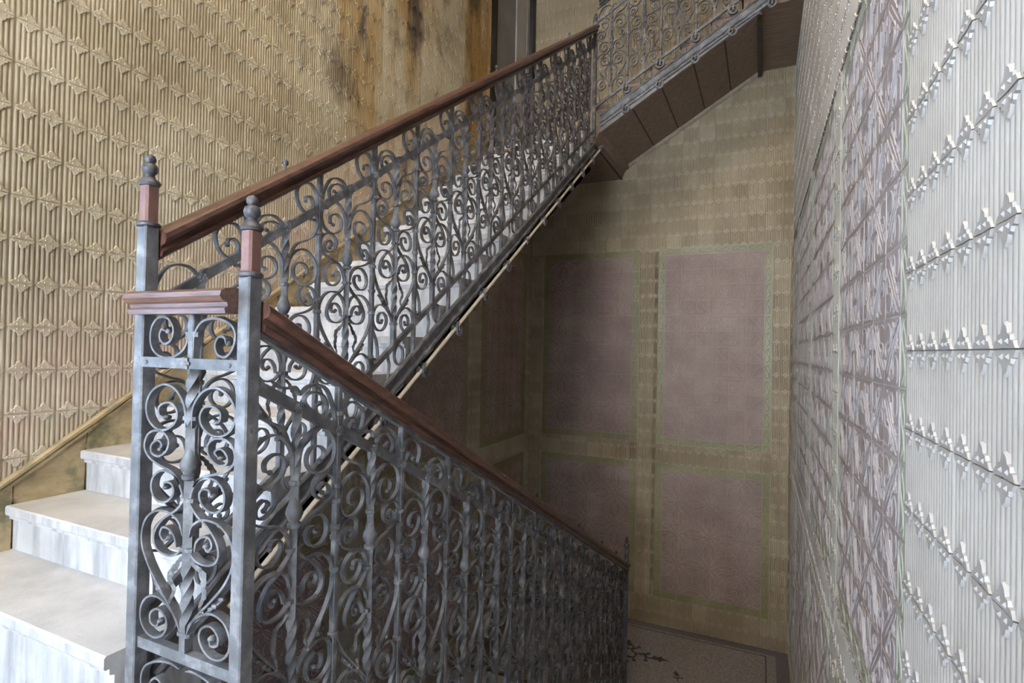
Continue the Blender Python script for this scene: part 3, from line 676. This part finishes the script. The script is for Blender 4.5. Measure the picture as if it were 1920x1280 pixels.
# brackets curling over the pipe below the stringer
for k in range(12):
    y = 1.12+k*.354-.0; z = .095+MU*y-HB-.285
    for sx in (0, 1): ob('bracket_scroll', sget('hook', sx), bu, (.018+.016*sx, y+.012*sx, z), 0, (1.1, 1.15, 1.15))
newel(bu, (0, YE-Y0), 2.36, 3.75, False, .020)
pg = G().tube([(XU+.024, 1.35, -.845-.285+MU*.30-.012), (XU+.024, 6.02, -.845-.285+MU*4.97-.012)], .011, 10)
pp = tag(ob('cream_pipe', pg.build('cream_pipe', M['pipe'], True)), 'thin cream pipe slanting up below the iron stringer', 'pipe')
ob('end_cap', G().cbox((XU+.004, 5.99, 2.265), (XU+.044, 6.05, 2.325), .008).build('end_cap', M['iron']), pp)
# descending balustrade
bd = tag(ob('stair_balustrade', None, None, (XD, Y0, 0)), 'scrolled iron balustrade with brown handrail descending in front to the lower landing', 'balustrade')
balustrade(bd, XD, Y0, -.105, MD, 13, YE-Y0-.02, knobs=(2.15, 3.05, 3.75, 4.3))
newel(bd, (0, YE-Y0-.02), ZD, -1.98, False, .020)
# balustrade of the upper flight, along the back of the well
b3_ = tag(ob('stair_balustrade', None, None, (XU+.02, YE, 0), -math.pi/2), 'dark scrolled iron balustrade of the top flight against the back wall', 'balustrade')
balustrade(b3_, 0, 0, 3.655, M3, 5, 2.0, first=.165, woodm='dark')
for k in range(5):
    y = .342+k*.354; z = 3.655+M3*y-HB
    for sx in (0, 1):
        ob('bracket_scroll', sget('hook', sx), b3_, (.03, y+.01-.02*sx, z-.06), 0, (1.5, 1.5, 1.5)); ob('bracket_scroll', sget('hook', sx), b3_, (.03, y+.01-.02*sx, z-.28), 0, (1.5, 1.4, 1.4))
# end panel between the two near newels
gp = tag(ob('end_panel', None, None, ((XU+XD)/2, Y0, 0), -math.pi/2), 'narrow scrolled iron end panel with worn wooden cap between two finialed posts', 'balustrade')
hwid = (XD-XU)/2
newel(gp, (0, -hwid), ZF, .576); newel(gp, (0, hwid), ZF, .405)
# the cap passes in front of the left post
ob('cap_rail', sloped([(a*.9, c*.82) for a, c in PROF], -hwid+.008, .108, hwid-.022, .108, 'cap_rail', M['woodx'], True), gp, (.030, 0, 0))
ob('mid_bar', sloped(rect(.008, .015), -hwid, -.062, hwid, -.062, 'mid_bar', M['iron']), gp, (.014, 0, 0))
ob('bottom_bar', sloped(rect(.012, .016), -hwid, -.905, hwid, -.905, 'bottom_bar', M['iron']), gp)
SYg, SZg = 1.17, .93
t = ob('baluster', bar_twist(-.90, -.0), gp, (0, 0, -.062), 0, (1.1, 1.1, SZg))
for z in (-.17, -.422, -.575, -.835): ob('collar', COLLW, t, (0, 0, z))
ob('bud', BUD, t, (0, 0, -.31)); ob('rosette', ROSE, gp, (.024, 0, -.062))
for sy in (-1, 1):
    for z in (-.062,): ob('rivet', G().ball((0, 0, 0), .007, 8, 4).build('rivet', M['iron'], True), gp, (.022, sy*(hwid-.045), z))
    for s0 in ('S1', 'S2', 'S3', 'S4', 'S4b', 'S5', 'S6'): ob('scroll', sget(s0, 0 if sy > 0 else 1), gp, (0, 0, -.062), 0, (1.5, SYg, SZg))
for fl2 in (0, 1): ob('leaf', LEAF[fl2], gp, (0, 0, -.062), 0, (1.2, 1.1, SZg)); ob('twig', TWIG[fl2], gp, (0, 0, -.062), 0, (1, 1.2, SZg))
big = [(.012, .10), (.010, .055), (.030, .012), (.085, -.012), (.14, -.008), (.178, .022), (.180, .072), (.150, .104), (.105, .104), (.078, .074), (.086, .040), (.118, .028), (.140, .048), (.132, .070), (.116, .066)]
sm_ = [(.012, .02), (.018, .07), (.050, .104), (.105, .112), (.160, .098), (.184, .070), (.176, .030), (.150, .006), (.118, .010), (.104, .036), (.118, .060), (.142, .058), (.146, .042)]
ob('scroll', strap(mirror(big), .024, .0065, 6, 1).build('scroll', M['iron'], True), gp, (0, 0, -.035))
ob('scroll', strap(sm_, .024, .0065, 6, 1).build('scroll', M['iron'], True), gp, (0, 0, -.045))
ob('baluster', bar_plain(-.062, .09, .012), gp); ob('collar', COLLW, gp, (0, 0, .022), 0, (1, 1.1, 1.2))
low_ = [(.012, -.02), (.05, -.012), (.110, -.022), (.165, -.05), (.182, -.095), (.160, -.140), (.115, -.150), (.080, -.122), (.085, -.085), (.115, -.072), (.138, -.092), (.125, -.112)]
for l in (low_, mirror(low_)): ob('scroll', strap(l, .024, .0065, 6, 1).build('scroll', M['iron'], True), gp, (0, 0, -.92))
